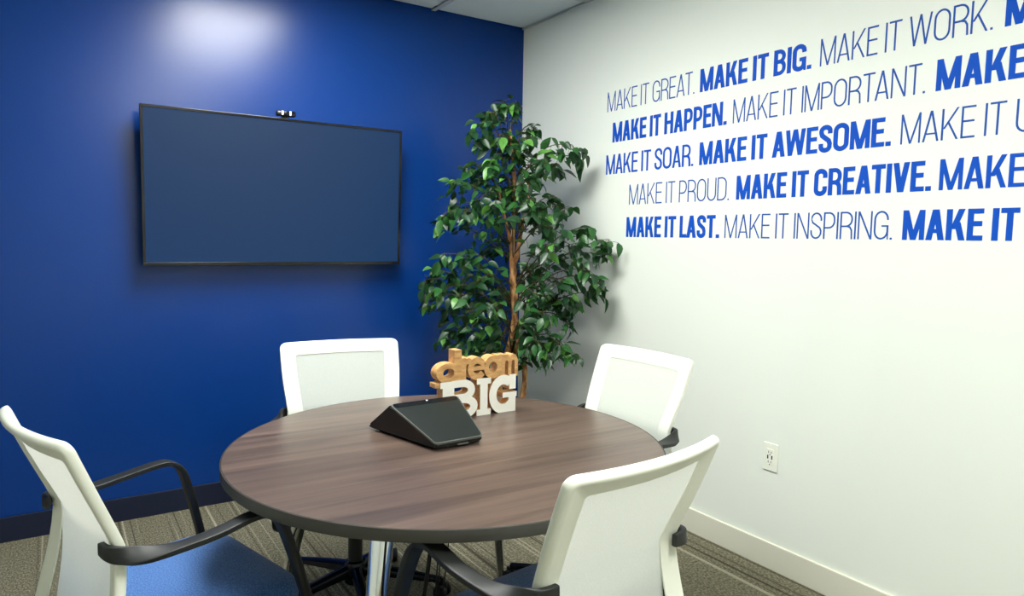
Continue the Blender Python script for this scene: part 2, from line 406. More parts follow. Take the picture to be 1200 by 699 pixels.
def add_glyph(bm, shapes, f, depth, fmat=None):
    """f(x, y, d) -> Vector; d = depth 0 (front) .. 1 (back)"""
    for k, sh in enumerate(shapes):
        e = k*.00006
        if sh[0] == 'poly':
            fr = [bm.verts.new(f(x, y, e)) for x, y in sh[1]]; bk = [bm.verts.new(f(x, y, depth)) for x, y in sh[1]]
            bm.faces.new(fr); bm.faces.new(bk[::-1])
            for i in range(len(fr)): bm.faces.new((fr[i], bk[i], bk[(i+1) % len(fr)], fr[(i+1) % len(fr)]))
        else:
            _, pts, s, closed = sh
            Ls, Rs = offset_strip(pts, s, closed)
            A = [bm.verts.new(f(p.x, p.y, e)) for p in Ls]; B = [bm.verts.new(f(p.x, p.y, e)) for p in Rs]
            C = [bm.verts.new(f(p.x, p.y, depth)) for p in Ls]; D = [bm.verts.new(f(p.x, p.y, depth)) for p in Rs]
            n = len(A); rng = range(n) if closed else range(n-1)
            for i in rng:
                j = (i+1) % n
                bm.faces.new((A[i], B[i], B[j], A[j])); bm.faces.new((C[i], C[j], D[j], D[i]))
                bm.faces.new((A[i], A[j], C[j], C[i])); bm.faces.new((B[i], D[i], D[j], B[j]))
            if not closed:
                bm.faces.new((A[0], C[0], D[0], B[0])); bm.faces.new((A[-1], B[-1], D[-1], C[-1]))
WID = {'M': .66, 'A': .53, 'K': .53, 'E': .42, 'I': 0, 'T': .46, 'G': .53, 'R': .50, 'B': .50, 'W': .78, 'O': .54, 'H': .52,
       'P': .48, 'N': .54, 'S': .48, 'C': .50, 'U': .52, 'D': .52, 'V': .52, 'L': .40, '.': 0}
def phrase(text, ya, yb, z, style, label, hcap=.1):
    s = {'bold': .178, 'medium': .115, 'semi': .135, 'light': .060}[style]
    tr = {'bold': .05, 'medium': .055, 'semi': .05, 'light': .075}[style]
    kw = {'bold': 1.1, 'medium': 1.0, 'semi': 1.04, 'light': 1.0}[style]
    x = 0; lay = []
    for i, ch in enumerate(text):
        if ch == ' ': x += .20; continue
        wd = (s if ch == 'I' else max(s, .07) if ch == '.' else WID[ch]*kw)
        if i and ch == 'A' and text[i-1] in 'TL' or (i and ch == 'T' and text[i-1] == 'A'): x -= .05
        if i and ch in 'VW' and text[i-1] == 'A': x -= .04
        lay.append((ch, x, wd)); x += wd+tr
    total = lay[-1][1]+lay[-1][2]
    k = (ya-yb)/total                        # metres per unit along the wall
    t = empty('wall_lettering', (0, ya, z)); tag(t, label, 'wall lettering', 'vinyl phrases on the white wall')
    mat = M_boldtext if style in ('bold', 'semi') else M_lighttext
    if style == 'medium': mat = M_boldtext
    for ch, gx, wd in lay:
        ss = s*hcap/k if ch not in '' else s  # keep stem width true after fitting
        ss = (s+ (s*hcap/k-s)*.5)
        bm = bmesh.new()
        wd2 = ss if ch == 'I' else wd
        add_glyph(bm, glyph(ch, wd2, ss), lambda a, b, d: Vector((-.0012+d, -a*k, b*hcap)), .0011)
        o = obj('full_stop' if ch == '.' else 'letter', bm, mat, t)
        o.location = (0, -gx*k, 0)
    return t
R1, R2, R3, R4, R5 = 1.998, 1.838, 1.677, 1.516, 1.354
PH = [('MAKE IT GREAT.', -.792, -1.381, R1, 'light', 'thin navy wall lettering reading MAKE IT GREAT at the start of the top line'),
      ('MAKE IT BIG.', -1.413, -1.960, R1, 'bold', 'bold blue wall lettering reading MAKE IT BIG in the top line'),
      ('MAKE IT WORK.', -1.996, -2.573, R1, 'light', 'thin navy wall lettering reading MAKE IT WORK in the top line'),
      ('MAKE', -2.606, -2.86, R1, 'bold', 'bold blue wall lettering cut off after its M in the top right corner'),
      ('MAKE IT HAPPEN.', -.838, -1.569, R2, 'bold', 'bold blue wall lettering reading MAKE IT HAPPEN in the second line'),
      ('MAKE IT IMPORTANT.', -1.602, -2.384, R2, 'light', 'thin navy wall lettering reading MAKE IT IMPORTANT in the second line'),
      ('MAKE', -2.418, -2.672, R2, 'bold', 'bold blue wall lettering MAKE ending the second line'),
      ('MAKE IT SOAR.', -.794, -1.390, R3, 'medium', 'medium blue wall lettering reading MAKE IT SOAR at the start of the third line'),
      ('MAKE IT AWESOME.', -1.425, -2.281, R3, 'bold', 'bold blue wall lettering reading MAKE IT AWESOME in the third line'),
      ('MAKE IT U', -2.314, -2.705, R3, 'light', 'thin navy wall lettering MAKE IT U running off the end of the third line'),
      ('MAKE IT PROUD.', -.976, -1.598, R4, 'light', 'thin navy wall lettering reading MAKE IT PROUD at the start of the fourth line'),
      ('MAKE IT CREATIVE.', -1.636, -2.423, R4, 'bold', 'bold blue wall lettering reading MAKE IT CREATIVE in the fourth line'),
      ('MAKE', -2.448, -2.691, R4, 'semi', 'bold blue wall lettering MAKE ending the fourth line'),
      ('MAKE IT LAST.', -.962, -1.553, R5, 'bold', 'bold blue wall lettering reading MAKE IT LAST at the start of the bottom line'),
      ('MAKE IT INSPIRING.', -1.583, -2.305, R5, 'light', 'thin navy wall lettering reading MAKE IT INSPIRING in the bottom line'),
      ('MAKE IT', -2.340, -2.684, R5, 'bold', 'bold blue wall lettering MAKE IT ending the bottom line')]
for a in PH: phrase(*a)

# ------------------------------------------------------------------ television and webcam
tv = empty('television', (-1.474, -.034, 1.189)); TILT = math.radians(2.4); tv.rotation_euler = (TILT, 0, 0); tag(tv, 'large flat wall television with thin black bezel and plain blue screen', 'television')
W2, TH = .621, .714
bm = bmesh.new(); box(bm, -W2, W2, -.058, -.036, 0, TH, .003); obj('casing', bm, M_tvframe, tv)
bm = bmesh.new(); box(bm, -.42, .42, -.0365, -.022, .08, .6, .01); obj('back_cover', bm, M_black, tv)
bm = bmesh.new(); box(bm, -.2, .2, .004, .032, .2, .5, .003, 2, Matrix.Rotation(-TILT, 4, 'X')); box(bm, -.15, .15, -.024, .02, .25, .45, .003)
obj('wall_bracket', bm, M_black, tv)
bm = bmesh.new()
b = .013
box(bm, -W2, W2, -.0615, -.0575, 0, .017, .0015); box(bm, -W2, W2, -.0615, -.0575, TH-b, TH, .0015)
box(bm, -W2, -W2+b, -.0615, -.0575, .017, TH-b, .0015); box(bm, W2-b, W2, -.0615, -.0575, .017, TH-b, .0015)
obj('bezel', bm, M_tvframe, tv)
bm = bmesh.new(); box(bm, -W2+b, W2-b, -.0592, -.0578, .017, TH-b); obj('screen', bm, M_screen, tv)

wc = empty('webcam', (-1.462, -.112, 1.9065)); tag(wc, 'small black webcam clipped on top of the television', 'webcam')
bm = bmesh.new(); box(bm, -.047, .047, -.016, .012, .004, .031, .008, 3); obj('body', bm, M_tvframe, wc, smooth=True, auto=40)
bm = bmesh.new();  box(bm, -.018, .018, .032, .038, -.04, .004, .002); box(bm, -.018, .018, .0, .036, .0, .005, .001); obj('clip', bm, M_black, wc)
AY = Matrix.Rotation(PI/2, 3, 'X')
bm = bmesh.new(); lathe(bm, [(.008, -.004), (.0105, 0), (.0105, .003), (.007, .004)], 20, (0, -.0175, .0175), AY); obj('lens', bm, M_black_gloss, wc, smooth=True, auto=40)
for sx in (-1, 1):
    bm = bmesh.new(); box(bm, sx*.019-.0048, sx*.019+.0048, -.0185, -.0155, .008, .029, .002); obj('side_glint', bm, M_signwhite, wc)  # white strips stand in for two glints on the webcam body

# ------------------------------------------------------------------ wall outlet
ot = empty('wall_outlet', (0, -1.868, .464)); tag(ot, 'white double power outlet plate low on the white wall', 'outlet')
bm = bmesh.new(); box(bm, -.006, 0, -.035, .035, -.058, .058, .003); obj('cover_plate', bm, M_outlet, ot)
bm = bmesh.new(); box(bm, -.0085, -.005, -.0168, .0168, -.0335, .0335, .001); obj('socket_insert', bm, M_outlet, ot)
for zc in (.0185, -.0215):
    bm = bmesh.new()
    for dy, hh in ((.0063, .0045), (-.0063, .0038)): box(bm, -.0091, -.0083, dy-.0012, dy+.0012, zc+.002-hh, zc+.002+hh)
    lathe(bm, [(.0024, 0), (.0024, .0008)], 12, (-.0083, 0, zc-.0085), Matrix.Rotation(-PI/2, 3, 'Y'))
    obj('socket_slots', bm, M_dark, ot)
for sy in (.0095, -.0095):
    bm = bmesh.new(); box(bm, -.0092, -.0083, sy-.003, sy+.003, -.008, .008, .0005); obj('usb_port', bm, M_dark, ot)
for zc in (.048, -.048):
    bm = bmesh.new(); lathe(bm, [(.003, 0), (.003, .001), (.002, .0014)], 12, (-.006, 0, zc), Matrix.Rotation(-PI/2, 3, 'Y')); obj('screw', bm, M_outlet, ot)

# ------------------------------------------------------------------ round table
TX, TY, TZ, TR = -1.465, -1.827, .735, .6276
tb = empty('round_table', (TX, TY, 0)); tag(tb, 'round meeting table with dark walnut top on tapered chrome legs', 'table')
bm = bmesh.new()
lathe(bm, [(TR-.005, TZ-.029), (TR-.004, TZ-.0275), (TR-.004, TZ-.002), (TR-.0052, TZ)], 160)
top = obj('tabletop', bm, M_wood, tb, smooth=True, auto=30); top.rotation_euler = (0, 0, math.radians(-1.0))
bm = bmesh.new()
n = 160; pr = [(TR-.0042, TZ-.0285), (TR-.001, TZ-.0285), (TR, TZ-.0275), (TR, TZ-.0015), (TR-.001, TZ-.0003), (TR-.0042, TZ-.0003)]
rings = [[bm.verts.new((r*math.cos(2*PI*i/n), r*math.sin(2*PI*i/n), z)) for i in range(n)] for r, z in pr]
for a, b_ in zip(rings, rings[1:]+rings[:1]):
    for i in range(n): bm.faces.new((a[i], a[(i+1) % n], b_[(i+1) % n], b_[i]))
obj('edge_band', bm, M_edge, tb, smooth=True, auto=40)
bm = bmesh.new()
for k in range(2):
    a = math.radians(42+90*k); M = Matrix.Rotation(a, 4, 'Z')
    box(bm, -.45, .45, -.02, .02, TZ-.046-k*.0005, TZ-.029, .003, 1, M)
obj('underframe', bm, M_black, tb)
for k in range(4):
    a = math.radians(42+90*k); d = Vector((math.cos(a), math.sin(a), 0))
    bm = bmesh.new(); pts = []; rr = []
    for i in range(9):
        u = i/8; z = (TZ-.029)*(1-u)+.012*u; r = .44+(.60-.44)*u
        pts.append(d*r+Vector((0, 0, z))); rr.append(.030*(1-u)+.0125*u)
    sweep(bm, pts, rr, 28); lg = obj('leg', bm, M_chrome, tb, smooth=True, auto=40)
    bm = bmesh.new(); lathe(bm, [(.014, 0), (.016, .003), (.016, .012), (.012, .016)], 20, d*.6025); obj('foot', bm, M_rubber, lg, smooth=True, auto=40)

# cables hanging under the table
cb = empty('cable_bundle', (TX-.02, TY+.03, 0)); tag(cb, 'thin black cables hanging down under the middle of the round table', 'cable')
for k, (dx, dy, bx, by, r) in enumerate([(-.012, .0, -.05, .02, .004), (-.002, .012, -.03, .05, .004), (.015, 0, .0, .02, .0022), (.03, .02, .03, .06, .0022), (.045, 0, .035, .05, .0018)]):
    bm = bmesh.new()
    P = catmull([(dx, dy, TZ-.029), (dx+.002, dy, .55), (dx-.006+.3*(bx-dx), dy+.01, .35), (bx, by, .15), (bx+.01, by, .03), (bx+.05, by+.12, .006), (bx-.04, by+.2, .006)], 6)
    sweep(bm, P, r, 6); obj('cable', bm, M_rubber, cb, smooth=True)

# ------------------------------------------------------------------ conference device on the table
dv = empty('conference_console', (-1.468, -1.889, TZ), math.radians(2.0)); tag(dv, 'black wedge shaped touch console with sloping screen lying on the round table', 'conference console')
foot = [(-.077, 0), (.077, 0.004), (.15, .318), (-.14, .318)]
def wedge(bm):
    low, lip = .006, .022
    F = [(-.077, 0), (.079, 0), (.134, .238), (-.139, .318)]
    R = [(-.119, .212), (.119, .212)]; hz = .095
    base = [bm.verts.new((x, y, .004)) for x, y in F]
    mid = [bm.verts.new((x*1.02, y+(-.002 if y == 0 else .002), .014 if y else lip)) for x, y in F]
    rid = [bm.verts.new((x, y, hz)) for x, y in R]
    bm.faces.new(base)
    bm.faces.new((base[0], base[1], mid[1], mid[0])); bm.faces.new((base[1], base[2], mid[2], mid[1]))
    bm.faces.new((base[2], base[3], mid[3], mid[2])); bm.faces.new((base[3], base[0], mid[0], mid[3]))
    bm.faces.new((mid[0], mid[1], rid[1], rid[0])); bm.faces.new((mid[2], mid[3], rid[0], rid[1]))
    bm.faces.new((mid[1], mid[2], rid[1])); bm.faces.new((mid[3], mid[0], rid[0]))
    bmesh.ops.bevel(bm, geom=list(bm.edges), offset=.006, segments=3, affect='EDGES')
bm = bmesh.new(); wedge(bm); obj('housing', bm, M_device, dv, smooth=True, auto=50)
# sloping screen slab on the front face
p0, p1 = Vector((-.0785, -.002, .022)), Vector((.0805, -.002, .022)); q0, q1 = Vector((-.119, .212, .095)), Vector((.119, .212, .095))
nrm = (p1-p0).cross(q0-p0).normalized()
def slope(u, v, n):
    a = p0.lerp(p1, u); c = q0.lerp(q1, u); return a.lerp(c, v)+nrm*n
def quadplate(bm, u0, u1, v0, v1, n0, n1, r=.05):
    out = []
    for (cu, cv, a0) in ((u1-r, v0+r, -90), (u1-r, v1-r, 0), (u0+r, v1-r, 90), (u0+r, v0+r, 180)):
        for i in range(5):
            a = math.radians(a0+22.5*i); out.append((cu+r*math.cos(a), cv+r*math.sin(a)))
    A = [bm.verts.new(slope(u, v, n0)) for u, v in out]; B = [bm.verts.new(slope(u, v, n1)) for u, v in out]
    bm.faces.new(A); bm.faces.new(B); k = len(A)
    for i in range(k): bm.faces.new((A[i], A[(i+1) % k], B[(i+1) % k], B[i]))
bm = bmesh.new(); quadplate(bm, .0, 1.0, -.01, .99, -.004, .0025, .06); obj('silver_rim', bm, M_device_rim, dv)
bm = bmesh.new(); quadplate(bm, .022, .978, .012, .985, .0, .0036, .05); obj('touch_screen', bm, M_device_scr, dv)
bm = bmesh.new(); quadplate(bm, .03, .97, .88, .98, .003, .0041, .03); obj('top_strip', bm, M_tvframe, dv)
bm = bmesh.new(); quadplate(bm, .5, .53, .945, .965, .003, .006, .008); obj('status_light', bm, M_signwhite, dv)
bm = bmesh.new(); box(bm, -.005, .03, -.006, .002, .008, .012, .001); obj('front_slot', bm, M_device_rim, dv)
bm = bmesh.new()
for x, y in ((-.06, .03), (.06, .03), (-.11, .28), (.10, .21)): lathe(bm, [(.008, 0), (.008, .006)], 12, (x, y, 0))
obj('rubber_feet', bm, M_rubber, dv)

# ------------------------------------------------------------------ word sign
sg = empty('word_sign', (-1.384, -1.61, TZ)); tag(sg, 'wooden word sign with honey dream letters above white BIG block letters', 'sign')
SW = .300; SD = .042
def sign_letter(shapes, mat, x, z, kx, kz, front=0.0, name='letter', depth=SD):
    bm = bmesh.new(); add_glyph(bm, shapes, lambda a, b, d: Vector((a*kx, front+d, b*kz)), depth)
    o = obj(name, bm, mat, sg); o.location = (x, 0, z)
    if isinstance(mat, (list, tuple)):
        for f in o.data.polygons:
            f.material_index = 0 if f.normal.y < -.7 else 1
    return o
hB = .128
# slab-serif capitals, unit height
Bs = [rect(.06, 0, .36, 1), rect(0, 0, .5, .16), rect(0, .84, .5, 1),
      rib([(.3, .92), (.55, .92)]+arc(.6, .735, .22, .185, 90, -90, 10)+[(.3, .55)], .19),
      rib([(.3, .5), (.6, .5)]+arc(.63, .29, .26, .205, 90, -90, 10)+[(.3, .085)], .2)]
Is = [rect(.13, 0, .43, 1), rect(0, 0, .56, .16), rect(0, .84, .56, 1)]
Gs = [rib(arc(.52, .5, .38, .40, 50, 325, 22), .26), rect(.72, .0, .98, .5), rect(.5, .40, 1.02, .54), rect(.74, .62, .98, 1.02)]
MW = [M_signwhite, M_signwood]
for sh, x, wpx, wu in ((Bs, 0, .142, .99), (Is, .138, .056, .56), (Gs, .186, .114, 1.02)):
    sign_letter(sh, MW, x, 0, wpx/wu, hB)
# lower-case rounded letters, x-height 1
def lc(ch):
    o = rib(arc(.5, .5, .37, .37, 0, 359.9, 26)[:-1], .27, True)
    if ch == 'd': return [o, rect(.72, -.02, 1.02, 1.62)]
    if ch == 'r': return [rect(0, 0, .3, 1.0), rib([(.15, .55), (.22, .8), (.45, .87), (.6, .82)], .26)]
    if ch == 'e': return [rib(arc(.5, .5, .36, .36, -35, -345, 24), .28), rect(.2, .42, .96, .6)]
    if ch == 'a': return [o, rect(.74, 0, 1.04, 1)]
    if ch == 'm': return [rect(0, 0, .28, 1), rib([(.14, .5)]+arc(.43, .6, .27, .27, 180, 0, 8)+[(.70, 0)], .27), rib([(.70, .5)]+arc(.98, .6, .27, .27, 180, 0, 8)+[(1.25, 0)], .27)]
xh = .078
for ch, x, wid, wu in (('d', -.014, .093, 1.02), ('r', .078, .04, .66), ('e', .103, .073, 1.0), ('a', .166, .075, 1.04), ('m', .236, .068, 1.39)):
    sign_letter(lc(ch), M_signwood, x, hB-.004, wid/wu, xh/1.0 if ch != 'd' else .061+.005, front=.0004)
bm = bmesh.new(); box(bm, -.018, .0, .004, SD, hB-.018, hB-.002, .001); obj('ledge', bm, M_signwood, sg)

# ------------------------------------------------------------------ chair
PROF = [(.000, -.293, .922, .230, .034), (.225, -.247, .805, .226, .030), (.45, -.200, .690, .214, .024), (.504, -.194, .665, .213, .022), (.70, -.205, .555, .228, .016), (.90, -.238, .40, .246, .008), (1.0, -.242, .345, .246, .006)]
def prof(v):
    P = PROF
    for i in range(len(P)-1):
        if v <= P[i+1][0] or i == len(P)-2:
            t = (v-P[i][0])/(P[i+1][0]-P[i][0]); p0 = P[max(i-1, 0)]; p1 = P[i]; p2 = P[i+1]; p3 = P[min(i+2, len(P)-1)]
            out = []
            for k in range(1, 5):
                h_ = p2[0]-p1[0]
                m1 = (p2[k]-p0[k])/(p2[0]-p0[0]) if i > 0 else (p2[k]-p1[k])/h_
                m2 = (p3[k]-p1[k])/(p3[0]-p1[0]) if i < len(P)-2 else (p2[k]-p1[k])/h_
                out.append((2*t**3-3*t*t+1)*p1[k]+(t**3-2*t*t+t)*h_*m1+(-2*t**3+3*t*t)*p2[k]+(t**3-t*t)*h_*m2)
            return out
VL = .60    # metres of arc for v = 0..1
def backpt(x, l, n):
    v = l/VL; y, z, wd, c = prof(v); y2, z2, _, _ = prof(min(v+.01, 1)); y1, z1, _, _ = prof(max(v-.01, 0))
    ty, tz = y2-y1, z2-z1; L = math.hypot(ty, tz); ny, nz = -tz/L, ty/L       # forward normal
    u = max(-1, min(1, x/wd))
    return Vector((x, y-c*(1-u*u)+ny*n, z+nz*n))
def chair(name):
    t = empty(name)
    # --- back frame: rounded-rectangle ring swept with a shallow section
    def outline(d, r):
        r = max(r-d, .010); pts = []
        l1 = VL-d
        for i in range(22):                       # left side upwards
            l = l1-r+(r+d+.0-(l1-r)+(0))*i/21
            l = (l1-r)+((d+r)-(l1-r))*i/21
            pts.append((-(prof(l/VL)[2]-d), l))
        wt = prof((d+r)/VL)[2]-d
        for i in range(1, 8):
            a = math.radians(180-90*i/8); pts.append((-(wt-r)+r*math.cos(a), d+r-r*math.sin(a)))
        for i in range(0, 15): pts.append((-(wt-r)+2*(wt-r)*i/14, d))
        for i in range(1, 8):
            a = math.radians(90-90*i/8); pts.append(((wt-r)+r*math.cos(a), d+r-r*math.sin(a)))
        for i in range(22):
            l = (d+r)+((l1-r)-(d+r))*i/21; pts.append(((prof(l/VL)[2]-d), l))
        wb = prof((l1-r)/VL)[2]-d
        for i in range(1, 8):
            a = math.radians(-90*i/8); pts.append(((wb-r)+r*math.cos(a), l1-r-r*math.sin(a)))
        for i in range(0, 15): pts.append(((wb-r)-2*(wb-r)*i/14, l1))
        for i in range(1, 8):
            a = math.radians(-90-90*i/8); pts.append((-(wb-r)+r*math.cos(a), l1-r-r*math.sin(a)))
        return pts
    sec = [(.0015, .006), (0, .003), (0, -.005), (.002, -.010), (.006, -.013), (.012, -.0135), (.016, -.0125), (.050, -.001), (.056, .0005), (.056, .004), (.030, .008), (.008, .008)]
    bm = bmesh.new(); rings = []
    for d, nn in sec: rings.append([bm.verts.new(backpt(x, l, nn)) for x, l in outline(d, .024)])
    k = len(rings[0])
    for a, b_ in zip(rings, rings[1:]+rings[:1]):
        for i in range(k): bm.faces.new((a[i], a[(i+1) % k], b_[(i+1) % k], b_[i]))
    obj('back_frame', bm, M_plastic_w, t, smooth=True, auto=40)
    # --- mesh panel, its lower half leaning forward out of the frame
    bm = bmesh.new(); nx, nl = 14, 26; g0 = []
    for j in range(nl+1):
        l = .050+(VL-.085)*j/nl; s_ = max(0, (l/VL-.50)/.50); s_ = s_*s_*(3-2*s_)
        wd = prof(l/VL)[2]-.050-.004*s_
        ra = []
        for i in range(nx+1):
            x = -wd+2*wd*i/nx
            ra.append(bm.verts.new(backpt(x, l, .002+.026*s_)))
        g0.append(ra)
    for j in range(nl):
        for i in range(nx): bm.faces.new((g0[j][i], g0[j][i+1], g0[j+1][i+1], g0[j+1][i]))
    obj('back_mesh', bm, M_mesh, t, smooth=True, auto=60)
    # --- spine joining the back to the mechanism
    bm = bmesh.new()
    sweep(bm, catmull([(0, -.262, .40), (0, -.235, .375), (0, -.16, .36), (0, -.04, .36)], 6), .04, 12, .45)
    obj('back_bracket', bm, M_plastic_w, t, smooth=True, auto=50)
    # --- seat cushion
    bm = bmesh.new()
    def rr(hx, ya, yb, r, n_=6):
        out = []
        for cx, cy, a0 in ((hx-r, yb-r, 0), (-hx+r, yb-r, 90), (-hx+r, ya+r, 180), (hx-r, ya+r, 270)):
            for i in range(n_+1):
                a = math.radians(a0+90*i/n_); out.append((cx+r*math.cos(a), cy+r*math.sin(a)))
        return out
    def dome(x, y): return -.012*(abs(x)/.25)**4-.014*max(0, (y-.1)/.14)**2
    layers = [(.03, .395), (.012, .397), (.002, .406), (0, .425), (.002, .448), (.010, .462), (.024, .4695), (.05, .472), (.10, .473), (.16, .473)]
    rings = []
    for d, z in layers:
        r = max(.09-d, .03)
        rings.append([bm.verts.new((x, y, z+(dome(x, y) if z > .43 else 0))) for x, y in rr(.250-d, -.205+d, .236-d, r)])
    k = len(rings[0])
    for a, b_ in zip(rings, rings[1:]):
        for i in range(k): bm.faces.new((a[i], a[(i+1) % k], b_[(i+1) % k], b_[i]))
    bm.faces.new(rings[0]); bm.faces.new(rings[-1])
    obj('seat', bm, M_seat, t, smooth=True, auto=60)
    bm = bmesh.new(); box(bm, -.2, .2, -.16, .19, .375, .398, .008); obj('seat_pan', bm, M_black, t, smooth=True, auto=40)
    bm = bmesh.new(); box(bm, -.08, .08, -.12, .12, .335, .38, .012); box(bm, .08, .21, .02, .045, .352, .36, .003); obj('tilt_mechanism', bm, M_black, t, smooth=True, auto=40)
    # --- armrests
    for s in (-1, 1):
        K = [((.180, -.226, .672), (0, 0, 1)), ((.212, -.224, .671), (0, 0, 1)), ((.234, -.208, .668), (-.3, 0, 1)), ((.252, -.165, .661), (-.9, 0, .5)),
             ((.264, -.10, .660), (-1, 0, 0)), ((.270, -.02, .668), (-1, 0, 0)), ((.267, .06, .680), (-1, 0, 0)), ((.268, .100, .676), (-1, 0, 0)), ((.272, .132, .648), (-1, 0, 0)),
             ((.280, .155, .585), (-1, 0, 0)), ((.290, .188, .46), (-1, 0, 0)), ((.290, .196, .415), (-1, .1, 0)), ((.278, .198, .389), (-.6, 1, 0)), ((.24, .18, .384), (0, 1, 0)), ((.19, .15, .384), (0, 1, 0))]
        P = catmull([(s*a, b_, c) for (a, b_, c), _ in K], 6); Wv = catmull([(s*a, b_, c) for _, (a, b_, c) in K], 6)
        bm = bmesh.new(); rings = []
        hw0, ht = .0205, .0070
        for i, p in enumerate(P):
            q = i/6
            hw = hw0 if q < 8 else hw0-(.006)*min(1, (q-8)/2)
            if q < 3: hw = .0140+(hw0-.0140)*q/3
            hti = ht if q < 7 else ht+.003*min(1, (q-7)/2)
            tg = (P[min(i+1, len(P)-1)]-P[max(i-1, 0)]).normalized()
            wv = Wv[i]; wv = (wv-tg*wv.dot(tg)).normalized(); nv = tg.cross(wv)
            ring = []
            for a in range(16):
                an = 2*PI*a/16; cc, sn = math.cos(an), math.sin(an)
                ex = .28
                ring.append(bm.verts.new(p+wv*hw*math.copysign(abs(cc)**ex, cc)+nv*hti*math.copysign(abs(sn)**ex, sn)))
            rings.append(ring)
        for a, b_ in zip(rings, rings[1:]):
            for i in range(16): bm.faces.new((a[i], a[(i+1) % 16], b_[(i+1) % 16], b_[i]))
        bm.faces.new(rings[0]); bm.faces.new(rings[-1])
        obj('armrest', bm, M_black, t, smooth=True, auto=50)
    # --- base
    bm = bmesh.new(); lathe(bm, [(.026, .15), (.026, .27), (.0245, .271), (.0245, .34)], 24); obj('gas_cylinder', bm, M_black, t, smooth=True, auto=40)
    base = bmesh.new(); lathe(base, [(.030, .065), (.040, .075), (.042, .13), (.036, .15), (.028, .155)], 28); hub = obj('base_hub', base, M_black_gloss, t, smooth=True, auto=40)
    return t
def base_legs(t, ang0):
    for k in range(5):
        a = math.radians(ang0+72*k); d = Vector((math.cos(a), math.sin(a), 0)); s_ = Vector((-d.y, d.x, 0))
        bm = bmesh.new(); rings = []
        for i in range(9):
            u = i/8; r = .03+.285*u; zt = .142-.052*u-.01*u*u; hh = .040-.020*u; hw = .021-.009*u
            c = d*r
            ring = []
            for x, z in ((-1, 0), (-1, .6), (-.75, .9), (-.3, 1), (.3, 1), (.75, .9), (1, .6), (1, 0)):
                ring.append(bm.verts.new(c+s_*hw*x+Vector((0, 0, zt-hh+hh*z))))
            rings.append(ring)
        for a_, b_ in zip(rings, rings[1:]):
            for i in range(8): bm.faces.new((a_[i], a_[(i+1) % 8], b_[(i+1) % 8], b_[i]))
        bm.faces.new(rings[0]); bm.faces.new(rings[-1])
        obj('base_leg', bm, M_black_gloss, t, smooth=True, auto=50)
        # caster
        c = d*.318; sw = math.radians(ang0+72*k+25*((k*37) % 5-2)); M = Matrix.Translation(c) @ Matrix.Rotation(sw, 4, 'Z')
        bm = bmesh.new()
        box(bm, -.020, .020, -.007, .007, .022, .062, .004, 2, M)
        tmp = bmesh.new(); lathe(tmp, [(.006, .055), (.006, .078)], 12); 
        for f in tmp.faces: bm.faces.new([bm.verts.new(c+v.co) for v in f.verts])
        tmp.free()
        cs = obj('caster', bm, M_rubber, t)
        for s in (-1, 1):
            bm = bmesh.new(); R3_ = (M.to_3x3() @ Matrix.Rotation(PI/2, 3, 'X'))
            lathe(bm, [(.018, -.010), (.026, -.008), (.0275, -.002), (.0275, .004), (.024, .0085), (.010, .010)], 24, M @ Vector((0, s*.0185, .0275)), R3_)
            obj('wheel', bm, M_rubber, cs, smooth=True, auto=40)

CH = [('A', -1.537, -1.241, -99.5, 'white mesh-backed office chair facing the camera against the blue wall', 0),
      ('B', -.870, -1.732, -176.9, 'white mesh-backed office chair at the right side of the table by the white wall', 1),
      ('C', -1.495, -2.356, 96.8, 'nearest white office chair with its back turned to the camera at lower right', 2),
      ('D', -2.191, -1.724, 15.4, 'white office chair at left seen from the side with blue seat showing', 3)]
proto = None
for nm, x, y, yaw, lb, k in CH:
    if proto is None:
        o = proto = chair('office_chair'); base_legs(proto, 115+99.5+90)     # directions measured in the room for this chair
    else: o = copy_tree(proto)
    o.location = (x, y, 0); o.rotation_euler = (0, 0, math.radians(yaw-90))
    tag(o, lb, 'chair', 'office chairs round the table')

